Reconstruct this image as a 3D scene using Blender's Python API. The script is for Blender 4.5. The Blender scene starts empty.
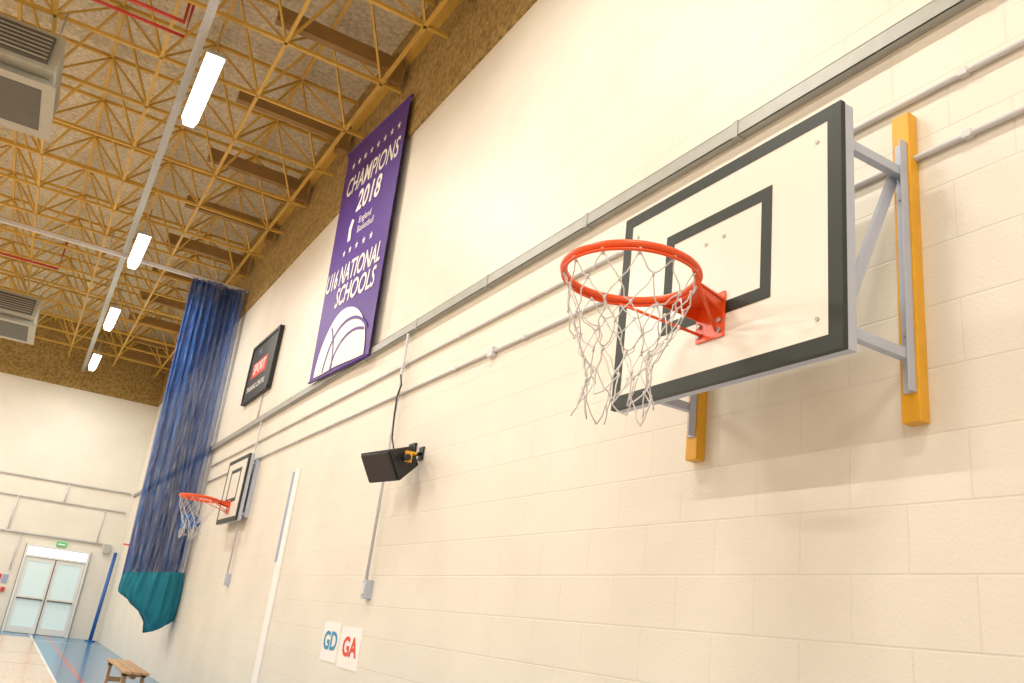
import bpy, bmesh, math, random
from mathutils import Vector, Matrix
random.seed(7)
scene=bpy.context.scene
scene.view_settings.view_transform='Standard'
scene.view_settings.look='None'
scene.view_settings.exposure=0.0

# ------------------------------------------------------------ materials
def new_mat(name):
    m=bpy.data.materials.new(name); m.use_nodes=True
    nt=m.node_tree; return m,nt,nt.nodes["Principled BSDF"]
def mat(name,col,rough=0.5,metal=0.0,var=0.06,scale=8.0,bump=0.0,bscale=60.0,emit=None,estr=0.0):
    m,nt,b=new_mat(name)
    tc=nt.nodes.new('ShaderNodeTexCoord')
    n=nt.nodes.new('ShaderNodeTexNoise'); n.inputs['Scale'].default_value=scale; n.inputs['Detail'].default_value=4
    nt.links.new(tc.outputs['Object'],n.inputs['Vector'])
    r=nt.nodes.new('ShaderNodeMix'); r.data_type='RGBA'
    c1=[max(0,c*(1-var*1.5)) for c in col]; c2=[min(1,c*(1+var)) for c in col]
    r.inputs[6].default_value=(*c1,1); r.inputs[7].default_value=(*c2,1)
    nt.links.new(n.outputs['Fac'],r.inputs[0]); nt.links.new(r.outputs[2],b.inputs['Base Color'])
    b.inputs['Roughness'].default_value=rough; b.inputs['Metallic'].default_value=metal
    if bump>0:
        n2=nt.nodes.new('ShaderNodeTexNoise'); n2.inputs['Scale'].default_value=bscale; n2.inputs['Detail'].default_value=3
        nt.links.new(tc.outputs['Object'],n2.inputs['Vector'])
        bp=nt.nodes.new('ShaderNodeBump'); bp.inputs['Strength'].default_value=bump; bp.inputs['Distance'].default_value=0.01
        nt.links.new(n2.outputs['Fac'],bp.inputs['Height']); nt.links.new(bp.outputs['Normal'],b.inputs['Normal'])
    if emit:
        b.inputs['Emission Color'].default_value=(*emit,1); b.inputs['Emission Strength'].default_value=estr
    return m
def block_mat(name,axis,col,mort):
    m,nt,b=new_mat(name)
    tc=nt.nodes.new('ShaderNodeTexCoord'); sp=nt.nodes.new('ShaderNodeSeparateXYZ'); cb=nt.nodes.new('ShaderNodeCombineXYZ')
    nt.links.new(tc.outputs['Object'],sp.inputs[0])
    nt.links.new(sp.outputs[axis],cb.inputs['X']); nt.links.new(sp.outputs['Z'],cb.inputs['Y'])
    br=nt.nodes.new('ShaderNodeTexBrick')
    br.inputs['Scale'].default_value=1.0; br.inputs['Brick Width'].default_value=0.45; br.inputs['Row Height'].default_value=0.225
    br.inputs['Mortar Size'].default_value=0.005; br.inputs['Mortar Smooth'].default_value=0.7; br.inputs['Bias'].default_value=0
    br.inputs['Color1'].default_value=(*col,1); br.inputs['Color2'].default_value=(*[c*0.982 for c in col],1); br.inputs['Mortar'].default_value=(*mort,1)
    nt.links.new(cb.outputs[0],br.inputs['Vector'])
    n=nt.nodes.new('ShaderNodeTexNoise'); n.inputs['Scale'].default_value=1.3; n.inputs['Detail'].default_value=6
    nt.links.new(tc.outputs['Object'],n.inputs['Vector'])
    mr=nt.nodes.new('ShaderNodeMapRange'); mr.inputs[1].default_value=0.3; mr.inputs[2].default_value=0.7; mr.inputs[3].default_value=0.94; mr.inputs[4].default_value=1.03
    nt.links.new(n.outputs['Fac'],mr.inputs[0])
    mx=nt.nodes.new('ShaderNodeMix'); mx.data_type='RGBA'; mx.blend_type='MULTIPLY'; mx.inputs[0].default_value=1
    nt.links.new(br.outputs['Color'],mx.inputs[6]); nt.links.new(mr.outputs[0],mx.inputs[7])
    nt.links.new(mx.outputs[2],b.inputs['Base Color'])
    b.inputs['Roughness'].default_value=0.5
    n2=nt.nodes.new('ShaderNodeTexNoise'); n2.inputs['Scale'].default_value=70; n2.inputs['Detail'].default_value=3
    nt.links.new(tc.outputs['Object'],n2.inputs['Vector'])
    inv=nt.nodes.new('ShaderNodeMath'); inv.operation='MULTIPLY_ADD'; inv.inputs[1].default_value=-0.8
    nt.links.new(br.outputs['Fac'],inv.inputs[0])
    m3=nt.nodes.new('ShaderNodeMath'); m3.operation='MULTIPLY'; m3.inputs[1].default_value=0.6
    nt.links.new(n2.outputs['Fac'],m3.inputs[0]); nt.links.new(m3.outputs[0],inv.inputs[2])
    bp=nt.nodes.new('ShaderNodeBump'); bp.inputs['Strength'].default_value=0.34; bp.inputs['Distance'].default_value=0.006
    nt.links.new(inv.outputs[0],bp.inputs['Height']); nt.links.new(bp.outputs['Normal'],b.inputs['Normal'])
    return m
CREAM=(0.80,0.76,0.665)
M_wallR=block_mat("painted_block_side",'Y',CREAM,(0.755,0.715,0.615))
M_wallF=block_mat("painted_block_end",'X',(0.78,0.755,0.68),(0.74,0.71,0.63))
def woodwool(name,c1,c2,scale):
    m,nt,b=new_mat(name)
    tc=nt.nodes.new('ShaderNodeTexCoord')
    n=nt.nodes.new('ShaderNodeTexNoise'); n.inputs['Scale'].default_value=scale; n.inputs['Detail'].default_value=8; n.inputs['Roughness'].default_value=0.75
    nt.links.new(tc.outputs['Object'],n.inputs['Vector'])
    cr=nt.nodes.new('ShaderNodeValToRGB'); cr.color_ramp.elements[0].position=0.38; cr.color_ramp.elements[1].position=0.62
    cr.color_ramp.elements[0].color=(*c1,1); cr.color_ramp.elements[1].color=(*c2,1)
    nt.links.new(n.outputs['Fac'],cr.inputs[0]); nt.links.new(cr.outputs[0],b.inputs['Base Color']); b.inputs['Roughness'].default_value=0.95
    bp=nt.nodes.new('ShaderNodeBump'); bp.inputs['Strength'].default_value=0.6; bp.inputs['Distance'].default_value=0.02
    nt.links.new(n.outputs['Fac'],bp.inputs['Height']); nt.links.new(bp.outputs['Normal'],b.inputs['Normal'])
    return m
M_deck=woodwool("woodwool_deck",(0.50,0.45,0.32),(0.80,0.75,0.57),16)
M_band=woodwool("woodwool_band",(0.22,0.14,0.04),(0.52,0.37,0.13),18)
M_truss=mat("ochre_steel",(0.66,0.42,0.075),0.45,0.0,0.15,5)
M_beam=mat("brown_beam",(0.33,0.20,0.06),0.7,0,0.2,6)
M_galv=mat("galvanised_steel",(0.50,0.52,0.50),0.4,0.5,0.12,20)
M_rail=mat("galvanised_channel",(0.40,0.41,0.38),0.5,0.25,0.12,12)
M_greyst=mat("grey_painted_steel",(0.50,0.54,0.63),0.4,0.1,0.05,10)
M_whitec=mat("white_conduit",(0.66,0.66,0.67),0.35,0,0.03)
M_yellow=mat("yellow_varnished_wood",(0.84,0.42,0.02),0.4,0,0.15,12,0.1)
M_board=mat("board_cream",(0.82,0.80,0.72),0.3,0,0.02,3)
M_black=mat("black_paint",(0.014,0.022,0.016),0.5,0,0.1)
M_blackpl=mat("black_plastic",(0.015,0.015,0.018),0.5,0,0.1,30,0.3,200)
M_orange=mat("orange_paint",(0.88,0.10,0.015),0.3,0,0.08)
M_net=mat("white_net_cord",(0.70,0.69,0.68),0.8,0,0.04)
M_purple=mat("purple_banner",(0.085,0.03,0.27),0.55,0,0.08,2)
M_white=mat("white_print",(0.9,0.88,0.85),0.6,0,0.02)
M_red=mat("red_paint",(0.60,0.05,0.03),0.5,0,0.1)
M_blue=mat("blue_paint",(0.02,0.12,0.42),0.4,0,0.1)
M_steel_bl=mat("blue_grey_strip",(0.33,0.40,0.58),0.5,0,0.05)
M_doorf=mat("door_white",(0.74,0.77,0.76),0.4,0,0.03)
M_glass=mat("frosted_glass_daylight",(0.50,0.62,0.62),0.15,0,0.03,emit=(0.78,0.92,0.92),estr=0.30)
M_transom=mat("transom_glass_daylight",(0.9,0.95,0.95),0.2,0,0.02,emit=(0.92,1,1),estr=1.6)
M_lamp=mat("lamp_diffuser",(0.95,0.95,0.93),0.4,0,0.01,emit=(1,0.98,0.92),estr=8.0)
M_heater=mat("heater_grey",(0.45,0.45,0.38),0.5,0.1,0.08)
M_heatd=mat("heater_dark",(0.12,0.12,0.10),0.6,0.2,0.08)
M_benchw=mat("bench_wood",(0.50,0.30,0.15),0.4,0,0.25,9)
M_exit=mat("exit_green",(0.05,0.45,0.15),0.4,0,0.03,emit=(0.1,0.9,0.3),estr=0.2)
M_teal=mat("teal_fabric",(0.005,0.20,0.29),0.8,0,0.25,5)
M_paperblue=mat("print_blue",(0.05,0.30,0.50),0.6,0,0.03)
M_printred=mat("print_red",(0.75,0.08,0.05),0.6,0,0.03)

def netting():
    m,nt,b=new_mat("blue_netting")
    tc=nt.nodes.new('ShaderNodeTexCoord'); sp=nt.nodes.new('ShaderNodeSeparateXYZ'); nt.links.new(tc.outputs['UV'],sp.inputs[0])
    n=nt.nodes.new('ShaderNodeTexNoise'); n.inputs['Scale'].default_value=5
    mp=nt.nodes.new('ShaderNodeMapping'); mp.inputs['Scale'].default_value=(14,0.5,1)
    nt.links.new(tc.outputs['UV'],mp.inputs[0]); nt.links.new(mp.outputs[0],n.inputs['Vector'])
    cr=nt.nodes.new('ShaderNodeValToRGB'); e=cr.color_ramp.elements
    e[0].position=0.40; e[0].color=(0.002,0.03,0.17,1); e[1].position=0.62; e[1].color=(0.01,0.14,0.48,1)
    x=cr.color_ramp.elements.new(0.70); x.color=(0.30,0.44,0.64,1)
    nt.links.new(n.outputs['Fac'],cr.inputs[0]); nt.links.new(cr.outputs[0],b.inputs['Base Color'])
    b.inputs['Roughness'].default_value=0.8
    def tri(op):
        ad=nt.nodes.new('ShaderNodeMath'); ad.operation=op
        s1=nt.nodes.new('ShaderNodeMath'); s1.operation='MULTIPLY'; s1.inputs[1].default_value=60; nt.links.new(sp.outputs[0],s1.inputs[0])
        s2=nt.nodes.new('ShaderNodeMath'); s2.operation='MULTIPLY'; s2.inputs[1].default_value=60; nt.links.new(sp.outputs[1],s2.inputs[0])
        nt.links.new(s1.outputs[0],ad.inputs[0]); nt.links.new(s2.outputs[0],ad.inputs[1])
        pp=nt.nodes.new('ShaderNodeMath'); pp.operation='PINGPONG'; pp.inputs[1].default_value=0.5; nt.links.new(ad.outputs[0],pp.inputs[0])
        lt=nt.nodes.new('ShaderNodeMath'); lt.operation='LESS_THAN'; lt.inputs[1].default_value=0.225; nt.links.new(pp.outputs[0],lt.inputs[0]); return lt
    t1=tri('ADD'); t2=tri('SUBTRACT')
    mx=nt.nodes.new('ShaderNodeMath'); mx.operation='MAXIMUM'; nt.links.new(t1.outputs[0],mx.inputs[0]); nt.links.new(t2.outputs[0],mx.inputs[1])
    nt.links.new(mx.outputs[0],b.inputs['Alpha'])
    return m
M_netting=netting()

def floor_mat():
    m,nt,b=new_mat("sports_floor")
    tc=nt.nodes.new('ShaderNodeTexCoord'); sp=nt.nodes.new('ShaderNodeSeparateXYZ'); nt.links.new(tc.outputs['Object'],sp.inputs[0])
    n=nt.nodes.new('ShaderNodeTexNoise'); n.inputs['Scale'].default_value=3
    mp=nt.nodes.new('ShaderNodeMapping'); mp.inputs['Scale'].default_value=(8,0.6,1)
    nt.links.new(tc.outputs['Object'],mp.inputs[0]); nt.links.new(mp.outputs[0],n.inputs['Vector'])
    cr=nt.nodes.new('ShaderNodeValToRGB'); cr.color_ramp.elements[0].color=(0.58,0.40,0.27,1); cr.color_ramp.elements[1].color=(0.76,0.58,0.44,1)
    nt.links.new(n.outputs['Fac'],cr.inputs[0]); cur=cr.outputs[0]
    def over(maskout,col):
        nonlocal cur
        mx=nt.nodes.new('ShaderNodeMix'); mx.data_type='RGBA'; nt.links.new(maskout,mx.inputs[0]); nt.links.new(cur,mx.inputs[6]); mx.inputs[7].default_value=(*col,1); cur=mx.outputs[2]
    g=nt.nodes.new('ShaderNodeMath'); g.operation='GREATER_THAN'; g.inputs[1].default_value=1.0; nt.links.new(sp.outputs[0],g.inputs[0]); over(g.outputs[0],(0.05,0.20,0.38))
    g=nt.nodes.new('ShaderNodeMath'); g.operation='GREATER_THAN'; g.inputs[1].default_value=23.4; nt.links.new(sp.outputs[1],g.inputs[0]); over(g.outputs[0],(0.05,0.20,0.38))
    for ax,c,w,col in [(0,1.0,0.02,(0.8,0.8,0.78)),(0,1.35,0.025,(0.6,0.06,0.04)),(1,22.6,0.03,(0.8,0.8,0.78)),(1,18.4,0.025,(0.03,0.03,0.05)),(0,0.2,0.025,(0.7,0.6,0.1)),(1,16,0.025,(0.6,0.06,0.04))]:
        k=nt.nodes.new('ShaderNodeMath'); k.operation='COMPARE'; k.inputs[1].default_value=c; k.inputs[2].default_value=w
        nt.links.new(sp.outputs[ax],k.inputs[0]); over(k.outputs[0],col)
    nt.links.new(cur,b.inputs['Base Color']); b.inputs['Roughness'].default_value=0.2
    return m
M_floor=floor_mat()

# ------------------------------------------------------------ builder
class MB:
    def __init__(s): s.v=[];s.f=[];s.mi=[];s.mats=[];s.sm=[]
    def m(s,mt):
        if mt not in s.mats: s.mats.append(mt)
        return s.mats.index(mt)
    def poly(s,pts,mt,smooth=False):
        i=len(s.v); s.v+= [tuple(p) for p in pts]; s.f.append(tuple(range(i,i+len(pts)))); s.mi.append(s.m(mt)); s.sm.append(smooth)
    def hexa(s,c,mt):
        i=len(s.v); s.v+=[tuple(p) for p in c]
        for q in [(3,2,1,0),(4,5,6,7),(0,1,5,4),(1,2,6,5),(2,3,7,6),(3,0,4,7)]:
            s.f.append(tuple(i+k for k in q)); s.mi.append(s.m(mt)); s.sm.append(False)
    def box(s,a,b,mt):
        x0,y0,z0=[min(a[k],b[k]) for k in range(3)]; x1,y1,z1=[max(a[k],b[k]) for k in range(3)]
        s.hexa([(x0,y0,z0),(x1,y0,z0),(x1,y1,z0),(x0,y1,z0),(x0,y0,z1),(x1,y0,z1),(x1,y1,z1),(x0,y1,z1)],mt)
    def tube(s,pts,r,mt,n=6,closed=False,caps=True):
        pts=[Vector(p) for p in pts]; N=len(pts); rings=[]
        up=None
        for k in range(N):
            if closed: d=(pts[(k+1)%N]-pts[k-1])
            else: d=pts[min(k+1,N-1)]-pts[max(k-1,0)]
            d.normalize()
            if up is None:
                up=Vector((0,0,1)) if abs(d.z)<0.9 else Vector((1,0,0))
            u=(up-d*up.dot(d)).normalized(); w=d.cross(u); up=u
            i=len(s.v)
            for j in range(n):
                a=2*math.pi*(j+0.5)/n; s.v.append(tuple(pts[k]+(u*math.cos(a)+w*math.sin(a))*r))
            rings.append(i)
        K=N if closed else N-1
        for k in range(K):
            a=rings[k];b=rings[(k+1)%N]
            for j in range(n):
                s.f.append((a+j,a+(j+1)%n,b+(j+1)%n,b+j)); s.mi.append(s.m(mt)); s.sm.append(n>4)
        if not closed and caps:
            s.f.append(tuple(rings[0]+j for j in range(n))[::-1]); s.mi.append(s.m(mt)); s.sm.append(False)
            s.f.append(tuple(rings[-1]+j for j in range(n))); s.mi.append(s.m(mt)); s.sm.append(False)
    def obj(s,name,parent=None,bevel=0):
        me=bpy.data.meshes.new(name); me.from_pydata(s.v,[],s.f)
        for mt in s.mats: me.materials.append(mt)
        for p,i,sm in zip(me.polygons,s.mi,s.sm): p.material_index=i; p.use_smooth=sm
        me.update()
        o=bpy.data.objects.new(name,me); scene.collection.objects.link(o)
        if parent: o.parent=parent
        if bevel:
            b=o.modifiers.new("b",'BEVEL'); b.width=bevel; b.segments=2; b.limit_method='ANGLE'
        return o
def empty(name,loc=(0,0,0)):
    o=bpy.data.objects.new(name,None); scene.collection.objects.link(o); o.empty_display_size=0.1; return o

def text_polys(txt,size,align='CENTER',bold=0.0,sx=1.0,shear=0.0):
    cu=bpy.data.curves.new("t",'FONT'); cu.body=txt; cu.size=size; cu.align_x=align; cu.align_y='CENTER'; cu.offset=bold; cu.shear=shear
    cu.resolution_u=3
    ob=bpy.data.objects.new("t",cu); scene.collection.objects.link(ob)
    dg=bpy.context.evaluated_depsgraph_get(); me=bpy.data.meshes.new_from_object(ob.evaluated_get(dg))
    out=[[(me.vertices[i].co.x*sx,me.vertices[i].co.y) for i in p.vertices] for p in me.polygons]
    bpy.data.objects.remove(ob); bpy.data.curves.remove(cu); bpy.data.meshes.remove(me)
    return out
def star_poly(r):
    return [[((r if k%2==0 else r*0.42)*math.sin(k*math.pi/5),(r if k%2==0 else r*0.42)*math.cos(k*math.pi/5)) for k in range(10)]]

XW=2.5; YF=24.9; XL=-14.5; YB=-8.0; ZD=7.95
# ------------------------------------------------------------ room
def simple_box(name,a,b,mt):
    mb=MB(); mb.box(a,b,mt); return mb.obj(name)
simple_box("floor",(XL-0.2,YB-0.2,-0.2),(XW+0.2,YF+0.2,0),M_floor)
simple_box("ceiling",(XL-0.2,YB-0.2,ZD),(XW+0.2,YF+0.2,ZD+0.2),M_deck)
simple_box("wall_right",(XW,YB-0.2,0),(XW+0.2,YF+0.2,ZD),M_wallR)
simple_box("wall_left",(XL-0.2,YB-0.2,0),(XL,YF+0.2,ZD),M_wallR)
simple_box("wall_front",(XL,YB-0.2,0),(XW,YB,ZD),M_wallF)
simple_box("wall_back",(XL,YF,0),(XW,YF+0.2,ZD),M_wallF)
mb=MB(); mb.box((XW-0.03,YB,6.14),(XW,YF,ZD),M_band); mb.box((XW-0.10,YB,7.30),(XW-0.03,YF,7.42),M_truss); mb.obj("trim_1")
mb=MB(); mb.box((XL,YF-0.03,6.14),(XW-0.03,YF,ZD),M_band); mb.obj("trim_2")

# ------------------------------------------------------------ space frame roof
mb=MB(); mx,my=1.1,1.2; zb,zt=6.95,7.78
nx=15; ny=26
X=[2.2-mx*i for i in range(nx)]; Y=[-6.35+my*j for j in range(ny)]
for i in range(nx):
    mb.tube([(X[i],Y[0],zb),(X[i],YF-0.05,zb)],0.027,M_truss,4)
    if i<nx-1: mb.tube([(X[i]-mx/2,Y[0]-my/2,zt),(X[i]-mx/2,YF-0.05,zt)],0.03,M_truss,4)
for j in range(ny):
    if Y[j]>YF: continue
    mb.tube([(2.45,Y[j],zb),(X[-1],Y[j],zb)],0.027,M_truss,4)
    if Y[j]+my/2<YF: mb.tube([(2.45,Y[j]+my/2,zt),(X[-1],Y[j]+my/2,zt)],0.03,M_truss,4)
for i in range(nx):
    for j in range(ny):
        for sx in (-1,1):
            for sy in (-1,1):
                tx=X[i]+sx*mx/2; ty=Y[j]+sy*my/2
                if tx>2.45 or ty>YF or Y[j]>YF: continue
                mb.tube([(X[i],Y[j],zb),(tx,ty,zt)],0.018,M_truss,4,caps=False)
mb.obj("roof_space_frame")
mb=MB()
for j in range(18):
    y=-6.35+1.8*j
    if y>YF-0.2: continue
    mb.box((0.95,y-0.05,7.14),(2.40,y+0.05,7.32),M_beam)
    mb.box((2.28,y-0.09,6.98),(2.40,y+0.09,7.36),M_beam)
mb.obj("roof_edge_beams")

# ------------------------------------------------------------ hall lights
LZ=6.32
def hall_light(x,y0,power=1.0):
    e=empty("strip_light")
    mb=MB(); mb.hexa([(x-0.055,y0,LZ+0.0),(x+0.055,y0,LZ+0.0),(x+0.055,y0+1.42,LZ+0.0),(x-0.055,y0+1.42,LZ+0.0),
                      (x-0.09,y0,LZ+0.09),(x+0.09,y0,LZ+0.09),(x+0.09,y0+1.42,LZ+0.09),(x-0.09,y0+1.42,LZ+0.09)],M_lamp)
    mb.obj("diffuser",e)
    mb=MB(); mb.box((x-0.095,y0-0.02,LZ+0.09),(x+0.095,y0+1.44,LZ+0.13),M_heater)
    for yy in (y0+0.2,y0+1.25): mb.tube([(x,yy,LZ+0.13),(x,yy,6.95)],0.008,M_galv,5)
    mb.obj("housing",e)
    l=bpy.data.lights.new("tube_glow",'AREA'); l.shape='RECTANGLE'; l.size=0.11; l.size_y=1.4; l.energy=power; l.color=(1.0,0.955,0.87)
    o=bpy.data.objects.new("tube_glow",l); scene.collection.objects.link(o); o.location=(x,y0+0.71,LZ-0.01); o.parent=e
def lx(y): return 0.47+0.008*(y-8)
for y0 in (-5.0,-0.5,3.6,7.99,13.35,17.6,21.7): hall_light(lx(y0),y0,92)
for x in (-4.0,-9.0):
    for y0 in (-4.0,2.5,9.0,15.5,21.5): hall_light(x,y0,198)
mb=MB()
def tr(a,b,z0,z1):
    mb.hexa([(lx(YB)+a,YB+0.1,z0),(lx(YB)+b,YB+0.1,z0),(lx(YF)+b,YF-0.1,z0),(lx(YF)+a,YF-0.1,z0),(lx(YB)+a,YB+0.1,z1),(lx(YB)+b,YB+0.1,z1),(lx(YF)+b,YF-0.1,z1),(lx(YF)+a,YF-0.1,z1)],M_galv)
tr(-0.22,-0.13,6.60,6.62); tr(-0.22,-0.215,6.62,6.66); tr(-0.135,-0.13,6.62,6.66)
y=YB+0.5
while y<YF: mb.tube([(lx(y)-0.175,y,6.62),(lx(y)-0.175,y,6.95)],0.008,M_galv,4); y+=1.8
mb.obj("cable_tray")

def heater(x0,y0,w,l,z):
    e=empty("ceiling_heater"); mb=MB()
    mb.box((x0,y0,z),(x0+w,y0+l,z+0.42),M_heater)
    mb.box((x0+0.08,y0-0.04,z+0.05),(x0+w-0.08,y0,z+0.36),M_heatd)
    for k in range(6): mb.box((x0+0.10,y0-0.06,z+0.08+0.045*k),(x0+w-0.10,y0-0.02,z+0.09+0.045*k),M_heater)
    mb.hexa([(x0-0.05,y0+0.1,z-0.12),(x0+w+0.05,y0+0.1,z-0.12),(x0+w+0.05,y0+l-0.1,z-0.12),(x0-0.05,y0+l-0.1,z-0.12),
             (x0+0.05,y0+0.2,z),(x0+w-0.05,y0+0.2,z),(x0+w-0.05,y0+l-0.2,z),(x0+0.05,y0+l-0.2,z)],M_heater)
    mb.box((x0+0.08,y0+0.25,z-0.126),(x0+w-0.08,y0+l-0.3,z-0.12),M_heatd)
    mb.obj("casing",e,0.01)
    mb=MB()
    for a in (0.08,w-0.08):
        for b in (0.15,l-0.15): mb.tube([(x0+a,y0+b,z+0.42),(x0+a,y0+b,6.95)],0.01,M_galv,5)
    mb.obj("hanger_rods",e)
heater(-1.85,9.0,0.95,1.5,6.15)
heater(-1.75,18.4,1.0,1.8,6.02)
mb=MB(); mb.tube([(-12,8.15,6.75),(-0.6,8.15,6.75),(0.1,8.15,6.75),(0.1,8.15,7.3)],0.022,M_red,8)
mb.tube([(-12,17.2,6.75),(-0.6,17.2,6.75),(-0.6,17.2,7.3)],0.022,M_red,8)
mb.tube([(-12,8.55,6.85),(0.15,8.55,6.85),(0.15,8.55,7.3)],0.018,M_red,8); mb.obj("gas_pipe")

# ------------------------------------------------------------ wall rail and conduits
mb=MB()
mb.box((XW-0.05,YB+0.1,3.61),(XW-0.046,YF-0.2,3.69),M_rail)
mb.box((XW-0.05,YB+0.1,3.686),(XW,YF-0.2,3.69),M_rail); mb.box((XW-0.05,YB+0.1,3.61),(XW,YF-0.2,3.614),M_rail)
y=YB+0.6
while y<YF-0.5:
    mb.box((XW-0.054,y,3.605),(XW,y+0.03,3.695),M_rail); y+=1.25
mb.obj("steel_channel_rail")
CE=empty("wall_conduit_run")
def conduit(name,pts,r=0.0125,sp=1.0):
    mb=MB(); mb.tube(pts,r,M_whitec,8)
    for a,b in zip(pts[:-1],pts[1:]):
        a=Vector(a);b=Vector(b);L=(b-a).length;d=(b-a)/L;k=0.3
        while k<L:
            p=a+d*k; q=Vector((0.014,0.014,0.014))+Vector([abs(c)*0.002 for c in d])
            mb.box(p-q,p+q,M_whitec); k+=sp
    return mb.obj(name,CE)
conduit("upper_pipe",[(XW-0.016,YB+0.2,3.33),(XW-0.016,14.6,3.33)])
conduit("lower_pipe",[(XW-0.016,YB+0.2,3.07),(XW-0.016,14.6,3.07)])
conduit("speaker_drop",[(XW-0.045,6.52,3.60),(XW-0.045,6.52,1.54)],0.0125,0.6)
conduit("socket_drop",[(XW-0.045,11.45,3.60),(XW-0.045,11.45,1.60)],0.0125,0.6)
conduit("sign_riser",[(XW-0.016,11.9,3.70),(XW-0.016,11.9,4.07)],0.0125,0.6)
for (yy,zz) in ((6.52,1.47),(11.45,1.53)):
    mb=MB(); mb.box((XW-0.055,yy-0.045,zz-0.07),(XW,yy+0.045,zz+0.07),M_greyst); mb.box((XW-0.062,yy-0.03,zz-0.04),(XW-0.055,yy+0.03,zz+0.04),M_whitec); mb.obj("socket_box",CE,0.004)
mb=MB(); mb.box((XW-0.04,4.9,3.03),(XW,4.97,3.10),M_whitec); mb.obj("junction_box",CE,0.004)
FE=empty("end_wall_conduit_run")
def fconduit(pts,r=0.02):
    mb=MB(); mb.tube(pts,r,M_whitec,8); mb.obj("pipe",FE)
yf=YF-0.03
fconduit([(-8,yf,3.70),(2.4,yf,3.70)],0.025); fconduit([(-8,yf,3.20),(2.4,yf,3.20)])
fconduit([(-8,yf,2.33),(2.05,yf,2.33)],0.03)
fconduit([(0.9,yf,3.2),(0.9,yf,3.68)]); fconduit([(-0.15,yf,2.35),(-0.15,yf,3.2)]); fconduit([(0.15,yf,2.3),(0.15,yf,1.4)],0.015); fconduit([(1.9,yf,2.33),(1.9,yf,3.2)],0.015)

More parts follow.
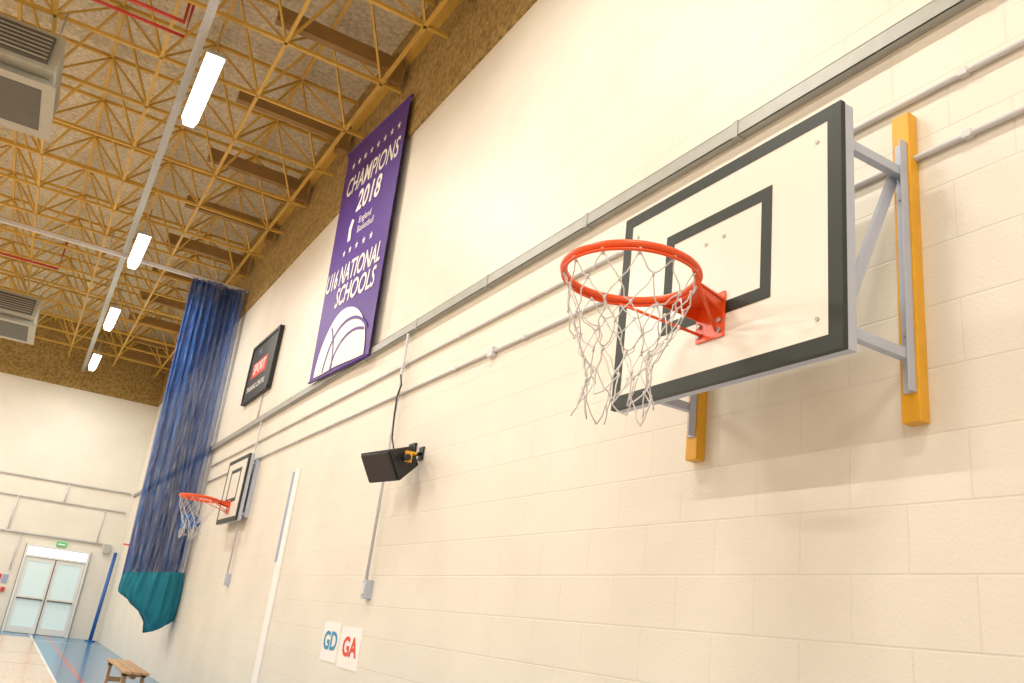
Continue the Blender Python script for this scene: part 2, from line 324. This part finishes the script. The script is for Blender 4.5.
# ------------------------------------------------------------ basketball hoops
def arc_pts(cx,cy,z,r,n=48):
    return [(cx+r*math.cos(2*math.pi*k/n),cy+r*math.sin(2*math.pi*k/n),z) for k in range(n)]
def hoop(xb,yc,z0,z1,half,postmat,posth=0.15,seed=1,zro=0.315):
    rnd=random.Random(seed)
    e=empty("basketball_hoop"); y0,y1=yc-half,yc+half; t=0.02
    mb=MB(); mb.box((xb,y0,z0),(xb+t,y1,z1),M_board); mb.obj("backboard",e)
    mb=MB(); bw=0.055; xf=xb-0.002
    def rect(a,b,c,d,m=M_black): mb.box((xf,a,c),(xb-0.0002,b,d),m)
    rect(y0,y1,z0,z0+bw);rect(y0,y1,z1-bw,z1);rect(y0,y0+bw,z0+bw,z1-bw);rect(y1-bw,y1,z0+bw,z1-bw)
    iy0,iy1=yc-0.295,yc+0.295; iz0=z0+0.26; iz1=iz0+0.45; bw=0.05
    rect(iy0,iy1,iz0,iz0+bw);rect(iy0,iy1,iz1-bw,iz1);rect(iy0,iy0+bw,iz0+bw,iz1-bw);rect(iy1-bw,iy1,iz0+bw,iz1-bw)
    mb.box((xf,y0-0.003,z0-0.003),(xb+t,y0-0.0003,z1),M_black); mb.box((xf,y0,z0-0.003),(xb+t,y1,z0-0.0003),M_black)
    mb.obj("board_markings",e)
    mb=MB()
    for yy in (yc-0.05,yc+0.05,yc-0.5,yc+0.5):
        for zz in (z0+0.12,z1-0.12) if abs(yy-yc)>0.1 else (z1-0.32,):
            mb.tube([(xb-0.004,yy,zz),(xb,yy,zz)],0.008,M_galv,8)
    mb.obj("bolts",e)
    mb=MB(); g=M_greyst; a=xb+t+0.001; b=a+0.045
    mb.box((a,y0,z0),(b,y0+0.04,z1),g); mb.box((a,y1-0.04,z0),(b,y1,z1),g)
    for (r_,s_) in ((z0,z0+0.04),(z1-0.04,z1),(z0+0.28,z0+0.32)): mb.box((a,y0+0.041,r_),(b-0.002,y1-0.041,s_),g)
    for yy in (yc-0.1,yc+0.06): mb.box((a+0.001,yy,z0+0.041),(b-0.006,yy+0.04,z1-0.041),g)
    mb.obj("rear_frame",e,0.003)
    xw=XW; xp=xw-0.05
    for side in (-1,1):
        yp=y0+0.06 if side==-1 else y1-0.06
        mb=MB(); mb.box((xp,yp-0.036,z0-(0.14 if posth>0 else -0.05)),(xw,yp+0.036,z1+posth),postmat); mb.obj("wall_post",e,0.004)
        mb=MB()
        zl,zh=z0+0.09,z1-0.11
        ze=0.04 if posth>0 else -0.08
        mb.box((xp-0.006,yp-0.022,z0-ze),(xp,yp+0.022,z1+ze*0.5),g)
        if posth>0: mb.box((xp-0.04,yp-0.026,z0-0.04),(xp,yp-0.021,z1+0.02),g)
        for zz in (zl,zh): mb.box((b-0.04,yp-0.02,zz-0.019),(xp,yp+0.012,zz+0.019),g)
        if posth>0: mb.hexa([(b-0.022,yp+0.012,zl-0.01),(b+0.022,yp+0.012,zl-0.01),(b+0.022,yp+0.018,zl+0.02),(b-0.022,yp+0.018,zl+0.02),
                 (xp-0.05,yp+0.012,zh-0.03),(xp-0.008,yp+0.012,zh-0.03),(xp-0.008,yp+0.018,zh),(xp-0.05,yp+0.018,zh)],g)
        for zz in (zl+0.08,zh-0.1): mb.tube([(xp-0.018,yp,zz),(xp,yp,zz)],0.011,M_galv,6)
        mb.obj("wall_bracket",e,0.002)
    mb=MB(); mb.tube([(b+0.02,y0+0.06,z0+0.05),(b+0.02,y1-0.06,z0+0.05)],0.012,g,8); mb.obj("cross_tube",e)
    R=0.242; zr=z0+zro; cx=xb-0.15-R; o=M_orange
    mb=MB(); mb.tube(arc_pts(cx,yc,zr,R,56),0.0145,o,10,True); mb.tube(arc_pts(cx,yc,zr-0.020,R+0.003,56),0.006,o,8,True)
    mb.obj("rim",e)
    mb=MB()
    mb.box((xb-0.009,yc-0.075,zr-0.145),(xb-0.0025,yc+0.075,zr+0.035),o)
    for s in (-1,1):
        ya=yc+s*0.068; yb=yc+s*0.12; dx=math.sqrt(R*R-0.12*0.12)
        p=[(xb-0.009,ya),(xb-0.009,ya-s*0.006),(cx+dx,yb-s*0.006),(cx+dx,yb)]
        mb.hexa([(p[0][0],p[0][1],zr-0.055),(p[1][0],p[1][1],zr-0.055),(p[2][0],p[2][1],zr-0.012),(p[3][0],p[3][1],zr-0.012),
                 (p[0][0],p[0][1],zr+0.010),(p[1][0],p[1][1],zr+0.010),(p[2][0],p[2][1],zr+0.006),(p[3][0],p[3][1],zr+0.006)],o)
        mb.tube([(xb-0.012,yc+s*0.04,zr-0.12),(cx+R*0.45,yc+s*R*0.88,zr-0.018)],0.006,o,8)
    n=12; am=0.55
    for k in range(n):
        t0=-am+2*am*k/n; t1=-am+2*am*(k+1)/n
        w0=yc+0.075*(t0/am); w1=yc+0.075*(t1/am)
        mb.hexa([(cx+R*math.cos(t0),yc+R*math.sin(t0),zr-0.004),(xb-0.009,w0,zr-0.004),(xb-0.009,w1,zr-0.004),(cx+R*math.cos(t1),yc+R*math.sin(t1),zr-0.004),
                 (cx+R*math.cos(t0),yc+R*math.sin(t0),zr+0.002),(xb-0.009,w0,zr+0.002),(xb-0.009,w1,zr+0.002),(cx+R*math.cos(t1),yc+R*math.sin(t1),zr+0.002)],o)
    for yy in (-0.055,0.055):
        for zz in (-0.12,-0.08): mb.tube([(xb-0.018,yc+yy,zr+zz),(xb-0.009,yc+yy,zr+zz)],0.010,M_galv,6)
    mb.obj("rim_bracket",e)
    mb=MB(); N=12; rows=6; L=0.50
    def node(k,j):
        a=2*math.pi*(k+(0.5 if j%2 else 0))/N; f=j/rows
        r=R-0.004 - 0.115*min(1,f*1.5)+0.012*math.sin(f*6)
        rr=random.Random(seed*1000+(k%N)*17+j); jx=0.035*f
        return Vector((cx+r*math.cos(a)+rr.uniform(-jx,jx)-0.015*f, yc+r*math.sin(a)+rr.uniform(-jx,jx)+0.02*f, zr-0.02-L*f**1.05+rr.uniform(-.025,.025)*(1 if j else 0)))
    for j in range(rows):
        for k in range(N):
            p=node(k,j)
            for q in ((node(k,j+1),node(k-1,j+1)) if j%2==0 else (node(k,j+1),node(k+1,j+1))):
                m1=p.lerp(q,0.33)+Vector((rnd.uniform(-.009,.009),rnd.uniform(-.009,.009),-0.006)); m2=p.lerp(q,0.67)+Vector((rnd.uniform(-.009,.009),rnd.uniform(-.009,.009),-0.008))
                mb.tube([p,m1,m2,q],0.0026,M_net,5)
            if j>0: mb.tube([p+Vector((0,0,0.008)),p-Vector((0,0,0.008))],0.005,M_net,6)
    for k in range(N):
        a=2*math.pi*k/N
        mb.tube([(cx+(R+.006)*math.cos(a),yc+(R+.006)*math.sin(a),zr-0.012),(cx+(R-.008)*math.cos(a),yc+(R-.008)*math.sin(a),zr-0.034)],0.005,M_net,6)
    mb.obj("net",e)
    return e
hoop(2.05,2.28,2.20,3.11,0.60,M_yellow,seed=1)
hoop(2.345,11.75,2.25,3.11,0.58,M_greyst,posth=-0.06,seed=2,zro=0.25)

# ------------------------------------------------------------ purple banner
def quad_map(c,x):
    TL,TR,BR,BL=[Vector((0,p[0],p[1])) for p in c]
    def f(s,t,off=0.0):
        top=TL.lerp(TR,s); bot=BL.lerp(BR,s); p=bot.lerp(top,t)
        rip=0.012*math.sin(s*9+t*2)*(1-t)*0.8
        return Vector((x+rip-off,p.y,p.z))
    return f
e=empty("championship_banner")
F=quad_map([(9.66,6.88),(7.56,6.60),(7.40,3.60),(9.30,3.70)],2.42)
mb=MB(); n,m_=16,24
for i in range(n):
    for j in range(m_):
        mb.poly([F(i/n,j/m_),F(i/n,(j+1)/m_),F((i+1)/n,(j+1)/m_),F((i+1)/n,j/m_)],M_purple,True)
mb.obj("cloth",e)
W_,H_=2.03,3.12
def put(mb,polys,sc,tc_,mt,off=0.006):
    for p in polys:
        mb.poly([F(sc+q[0]/W_,tc_+q[1]/H_,off) for q in p],mt)
mb=MB()
put(mb,text_polys("CHAMPIONS",0.37,bold=0.004,sx=0.82,shear=0.15),0.52,0.80,M_white)
put(mb,text_polys("2018",0.40,bold=0.010,sx=0.95,shear=0.15),0.55,0.69,M_white)
put(mb,text_polys("U16 NATIONAL",0.34,bold=0.006,sx=0.78,shear=0.15),0.47,0.385,M_white)
put(mb,text_polys("SCHOOLS",0.34,bold=0.006,sx=0.85,shear=0.15),0.58,0.295,M_white)
put(mb,text_polys("England\nBasketball",0.13,sx=1,align='LEFT'),0.46,0.575,M_white)
put(mb,[[(-0.05,-0.14),(0.06,-0.14),(0.04,0.0),(0.09,0.12),(0,0.16),(-0.07,0.05)]],0.33,0.575,M_white)
for k in range(8): put(mb,star_poly(0.06),0.16+0.105*k,0.905,M_white)
for k in range(5): put(mb,star_poly(0.055),0.28+0.11*k,0.485,M_white)
def el(cx,cy,r,ry,a): return (cx+r*math.cos(a),cy+ry*math.sin(a))
NR,NA=10,30
for i in range(NR):
    for k in range(NA):
        r0,r1=i/NR,(i+1)/NR; a0,a1=math.pi*k/NA,math.pi*(k+1)/NA
        put(mb,[[el(0,0,0.86*r0,0.68*r0,a0),el(0,0,0.86*r1,0.68*r1,a0),el(0,0,0.86*r1,0.68*r1,a1),el(0,0,0.86*r0,0.68*r0,a1)]],0.5,0.012,M_white,0.008)
def strip(pts,w):
    out=[]
    for a,b in zip(pts[:-1],pts[1:]):
        d=Vector((b[0]-a[0],b[1]-a[1])); nrm=Vector((-d.y,d.x)).normalized()*w/2
        out.append([(a[0]+nrm.x,a[1]+nrm.y),(b[0]+nrm.x,b[1]+nrm.y),(b[0]-nrm.x,b[1]-nrm.y),(a[0]-nrm.x,a[1]-nrm.y)])
    return out
def arc(cx,cy,r,ry,a0,a1,n=20): return [el(cx,cy,r,ry,a0+(a1-a0)*k/n) for k in range(n+1)]
put(mb,strip(arc(0.25,-0.15,0.80,0.66,0.75,math.pi-0.25),0.035),0.5,0.012,M_purple,0.013)
put(mb,strip(arc(0.45,-0.1,0.66,0.45,1.1,math.pi-0.2),0.03),0.5,0.012,M_purple,0.013)
put(mb,strip(arc(-0.9,0.0,0.75,0.7,0,0.85),0.035),0.5,0.012,M_purple,0.013)
mb.obj("print",e)
mb=MB(); mb.tube([F(-0.02,1.0),F(1.02,1.0)],0.018,M_purple,8); mb.tube([F(0,0.0),F(1,0.0)],0.014,M_purple,8); mb.obj("hanging_rods",e)

# ------------------------------------------------------------ framed sign board
e=empty("framed_sports_sign")
y0,y1,z0,z1=11.52,13.05,4.09,5.02
mb=MB(); mb.box((2.45,y0,z0),(2.50,y1,z1),M_blackpl)
for a in ((y0,z0,y0+0.05,z1),(y1-0.05,z0,y1,z1),(y0,z0,y1,z0+0.05),(y0,z1-0.05,y1,z1)):
    mb.box((2.435,a[0],a[1]),(2.45,a[2],a[3]),M_blackpl)
mb.obj("frame",e,0.004)
mb=MB()
mb.box((2.446,11.95,4.45),(2.45,12.78,4.69),M_printred)
def sput(polys,yc,zc,mt):
    for p in polys: mb.poly([(2.443,yc-q[0],zc+q[1]) for q in p],mt)
sput(text_polys("SPORT",0.22,bold=0.006),12.36,4.57,M_white); sput(text_polys("TRAINING CENTRE",0.12,bold=0.002),12.36,4.28,M_white)
sput(text_polys("THE",0.10,bold=0.002),12.5,4.84,M_steel_bl)
mb.obj("print",e)

# ------------------------------------------------------------ speaker
e=empty("wall_speaker")
def spk():
    mb=MB(); L=0.40
    c=[(-L/2,-0.10,-0.12),(L/2,-0.10,-0.12),(L/2-0.02,0.12,-0.075),(-L/2+0.02,0.12,-0.075),(-L/2,-0.10,0.12),(L/2,-0.10,0.12),(L/2-0.02,0.12,0.075),(-L/2+0.02,0.12,0.075)]
    mb.hexa(c,M_blackpl)
    mb.box((-L/2+0.015,-0.115,-0.108),(L/2-0.015,-0.098,0.108),M_blackpl)
    return mb.obj("cabinet",e,0.012)
o=spk()
R=Matrix(((0,1,0),(-1,0,0),(0,0,1))).to_4x4()
tilt=Matrix.Rotation(math.radians(32),4,'Y')
yaw=Matrix.Rotation(math.radians(12),4,'Z')
o.matrix_world=Matrix.Translation((2.28,5.98,2.375))@yaw@tilt.inverted()@R
mb=MB()
mb.box((2.30,5.735,2.36),(2.35,5.75,2.44),M_yellow); mb.box((2.31,5.75,2.43),(2.39,5.82,2.445),M_yellow)
mb.tube([(2.31,5.77,2.39),(2.31,5.715,2.39)],0.025,M_blackpl,12)
mb.tube([(2.33,5.80,2.41),(2.49,5.92,2.48)],0.014,M_blackpl,8)
mb.box((2.488,5.88,2.43),(2.5,5.96,2.53),M_blackpl); mb.tube([(2.33,6.03,2.41),(2.49,6.1,2.50)],0.02,M_blackpl,8); mb.box((2.48,6.04,2.42),(2.5,6.16,2.58),M_blackpl)
mb.obj("bracket",e)
mb=MB(); mb.tube([(2.34,6.08,2.45),(2.40,6.25,2.52),(2.43,6.42,2.66),(2.43,6.46,2.85),(2.43,6.47,3.02),(2.44,6.44,3.12),(2.44,6.50,3.22)],0.007,M_blackpl,6); mb.obj("cable",e)

# ------------------------------------------------------------ paper signs
def paper(y1,y0,z0,z1,txt,mt):
    e=empty("bib_sign"); mb=MB(); mb.box((2.496,y0,z0),(2.5,y1,z1),M_white); mb.obj("paper",e)
    mb=MB()
    for p in text_polys(txt,0.20,bold=0.006,sx=1.15): mb.poly([(2.494,(y0+y1)/2-q[0],(z0+z1)/2+q[1]) for q in p],mt)
    mb.obj("lettering",e)
paper(7.42,7.02,0.89,1.20,"GD",M_paperblue); paper(6.97,6.52,0.87,1.18,"GA",M_printred)

mb=MB(); mb.box((2.48,9.16,0.0),(2.5,9.36,2.72),M_white); mb.box((2.478,9.32,1.72),(2.5,9.42,2.70),M_steel_bl); mb.obj("wall_net_post",None,0.003)

# ------------------------------------------------------------ divider curtain
e=empty("divider_curtain")
mb=MB(); mb.box((XL+0.1,14.97,6.55),(XW-0.03,15.03,6.61),M_whitec)
for k in range(9): mb.tube([(1.9-1.8*k,15,6.6),(1.9-1.8*k,15,6.95)],0.01,M_galv,5)
mb.obj("track",e)
def curtain_surface(name,x0t,x1t,x0b,x1b,ztop,zb_fn,yc,amp,folds,mt,ny_=40,nf=220,phase=0):
    me_v=[];fc=[];uv=[]
    for i in range(nf+1):
        s=i/nf
        for j in range(ny_+1):
            t=j/ny_
            zb=zb_fn(s); z=ztop+(zb-ztop)*t
            x=(x0t+(x1t-x0t)*s)*(1-t)+(x0b+(x1b-x0b)*s)*t
            x+=0.015*math.sin(s*folds*4.1+3*t+phase)*(1-0.2*t)
            y=yc-0.3*t+amp*(0.6+0.4*t)*math.sin(s*folds*2*math.pi+0.8*math.sin(3*t+s*5)+phase)+0.05*math.sin(s*11+t*2+phase)
            me_v.append((x,y,z)); uv.append((s*3.2,t*5))
    for i in range(nf):
        for j in range(ny_):
            a=i*(ny_+1)+j; fc.append((a,a+1,a+ny_+2,a+ny_+1))
    me=bpy.data.meshes.new(name); me.from_pydata(me_v,[],fc); me.materials.append(mt)
    ul=me.uv_layers.new(name="UVMap")
    for p in me.polygons:
        p.use_smooth=True
        for li in p.loop_indices: ul.data[li].uv=uv[me.loops[li].vertex_index]
    o=bpy.data.objects.new(name,me); scene.collection.objects.link(o); o.parent=e
zb=lambda s:1.45+0.10*s
curtain_surface("net_front",1.50,2.42,1.60,2.45,6.55,zb,14.92,0.06,9,M_netting)
curtain_surface("net_back",1.50,2.40,1.62,2.44,6.55,zb,15.12,0.06,8,M_netting,phase=2.1)
def bundle():
    nf,nz=180,28; V=[];Fc=[]
    for j in range(nz+1):
        t=j/nz
        for i in range(nf):
            a=2*math.pi*i/nf; c,s_=math.cos(a),math.sin(a)
            side=(c+1)/2
            ztop=1.53+0.10*side; zbot=1.14-0.46*min(1,side*1.35)+ (0.08*max(0,side-0.8)*5)
            prof=0.95+0.09*math.sin(math.pi*t)
            if t>0.75: prof*=math.sqrt(max(0.0,1-((t-0.75)/0.252)**2))
            rip=1+(0.07*math.sin(a*15+2*math.sin(3*t))+0.04*math.sin(a*27+t*5))*(1-0.4*t)
            rx=0.43*prof*rip; ry=0.30*prof*rip
            V.append((min(2.49,2.05+0.02*t+rx*c),14.68+ry*s_,ztop+(zbot-ztop)*t+0.02*math.sin(a*11+t*7)*math.sin(math.pi*t)))
    for j in range(nz):
        for i in range(nf):
            a=j*nf+i;b=j*nf+(i+1)%nf; Fc.append((a,a+nf,b+nf,b))
    Fc.append(tuple(range(nz*nf,nz*nf+nf)))
    me=bpy.data.meshes.new("bundle"); me.from_pydata(V,[],Fc); me.materials.append(M_teal)
    for p in me.polygons: p.use_smooth=True
    o=bpy.data.objects.new("gathered_skirt",me); scene.collection.objects.link(o); o.parent=e
bundle()
mb=MB(); mb.box((2.20,14.30,2.28),(2.42,14.48,2.50),M_blue); mb.box((2.38,14.34,2.34),(2.5,14.44,2.44),M_blue); mb.obj("tie_back",e,0.01)

# ------------------------------------------------------------ double door on end wall
e=empty("door_1"); yd=YF
mb=MB(); x0,x1=0.36,1.84
mb.box((x0,yd-0.08,0),(x0+0.06,yd,2.08),M_doorf); mb.box((x1-0.06,yd-0.08,0),(x1,yd,2.08),M_doorf); mb.box((x0+0.06,yd-0.08,2.03),(x1-0.06,yd,2.08),M_doorf); mb.box((x0+0.06,yd-0.08,1.79),(x1-0.06,yd,1.84),M_doorf)
mb.obj("frame",e)
mb=MB(); mb.box((x0+0.06,yd-0.03,1.84),(x1-0.06,yd,2.03),M_transom); mb.obj("transom_pane",e)
xm=(x0+x1)/2
for a,b in ((x0+0.065,xm-0.006),(xm+0.006,x1-0.065)):
    mb=MB(); st=0.07
    mb.box((a,yd-0.06,0.01),(a+st,yd-0.01,1.78),M_doorf);mb.box((b-st,yd-0.06,0.01),(b,yd-0.01,1.78),M_doorf)
    mb.box((a+st,yd-0.06,0.01),(b-st,yd-0.01,0.16),M_doorf);mb.box((a+st,yd-0.06,1.70),(b-st,yd-0.01,1.78),M_doorf);mb.box((a+st,yd-0.06,0.78),(b-st,yd-0.01,0.86),M_doorf)
    mb.box((a+st,yd-0.04,0.16),(b-st,yd-0.012,1.70),M_glass)
    mb.box((a+0.05,yd-0.12,0.79),(b-0.05,yd-0.09,0.82),M_heatd); mb.box((a+0.05,yd-0.12,0.79),(a+0.08,yd-0.06,0.82),M_heatd); mb.box((b-0.08,yd-0.12,0.79),(b-0.05,yd-0.06,0.82),M_heatd)
    mb.obj("door_leaf",e)
mb=MB(); mb.box((xm-0.012,yd-0.07,0.01),(xm+0.012,yd-0.055,1.78),M_heatd)
mb.box((x0-0.012,yd-0.05,0),(x0,yd,2.09),M_heatd); mb.box((x1,yd-0.05,0),(x1+0.012,yd,2.09),M_heatd); mb.box((x0+0.062,yd-0.07,1.782),(x1-0.062,yd-0.055,1.79),M_heatd); mb.obj("meeting_stile",e)
mb=MB(); mb.box((1.0,yd-0.06,2.13),(1.24,yd-0.01,2.23),M_exit); mb.box((1.04,yd-0.065,2.16),(1.20,yd-0.06,2.19),M_white); mb.obj("exit_sign")
mb=MB(); mb.box((0.05,yd-0.02,1.10),(0.17,yd,1.30),M_steel_bl); mb.box((0.08,yd-0.07,0.90),(0.17,yd,1.00),M_red); mb.box((-0.06,yd-0.03,1.15),(0.02,yd,1.30),M_red); mb.obj("wall_notice")
mb=MB(); mb.box((2.1,yd-0.10,2.12),(2.26,yd,2.34),M_galv); mb.obj("switch_box")
mb=MB(); mb.tube([(2.46,22.5,1.55),(2.46,22.5,2.6),(2.46,22.9,2.7)],0.02,M_printred,8); mb.tube([(2.46,22.5,2.3),(2.3,22.5,2.3)],0.02,M_printred,8); mb.obj("fire_pipe")
mb=MB(); mb.tube([(2.30,24.2,0.0),(2.38,24.5,2.15)],0.045,M_blue,12); mb.tube([(2.30,24.2,0.0),(2.30,24.2,0.03)],0.12,M_blue,12); mb.obj("volleyball_post")
def bench():
    e=empty("gym_bench"); x0,x1,y0,y1,z=1.56,1.86,11.6,13.6,0.35
    mb=MB()
    for k in range(3):
        w=(x1-x0)/3; mb.box((x0+k*w+0.006,y0,z-0.03),(x0+(k+1)*w-0.006,y1,z),M_benchw)
    mb.obj("seat_slats",e,0.004)
    mb=MB()
    for yy in (y0+0.25,y1-0.25):
        for xx in (x0+0.04,x1-0.04): mb.box((xx-0.02,yy-0.03,0),(xx+0.02,yy+0.03,z-0.03),M_benchw)
        mb.box((x0+0.04,yy-0.02,0.08),(x1-0.04,yy+0.02,0.14),M_benchw); mb.box((x0,yy-0.03,z-0.07),(x1,yy+0.03,z-0.03),M_benchw)
    mb.box(((x0+x1)/2-0.03,y0+0.25,z-0.10),((x0+x1)/2+0.03,y1-0.25,z-0.03),M_benchw)
    mb.obj("legs",e)
bench()

# ------------------------------------------------------------ world + camera
w=bpy.data.worlds.new("hall_air"); scene.world=w; w.use_nodes=True
w.node_tree.nodes["Background"].inputs[0].default_value=(1.0,0.93,0.82,1); w.node_tree.nodes["Background"].inputs[1].default_value=0.3
f=848.4
dx=Vector((0.85620934,0.26607949,0.44283977));dy=Vector((-0.50267792,0.2312122,0.83298004));dz=Vector((0.11924896,-0.93581116,0.33171836))
Mx=Matrix((dx,dy,dz))
cam=bpy.data.cameras.new("camera"); co=bpy.data.objects.new("camera",cam); scene.collection.objects.link(co)
cols=(Mx.col[0],-Mx.col[1],-Mx.col[2])
rot=Matrix((cols[0],cols[1],cols[2])).transposed()
co.matrix_world=Matrix.Translation((0,0,1.22))@rot.to_4x4()
cam.lens=f/1024*36; cam.sensor_width=36; cam.clip_start=0.05; cam.clip_end=200
scene.camera=co
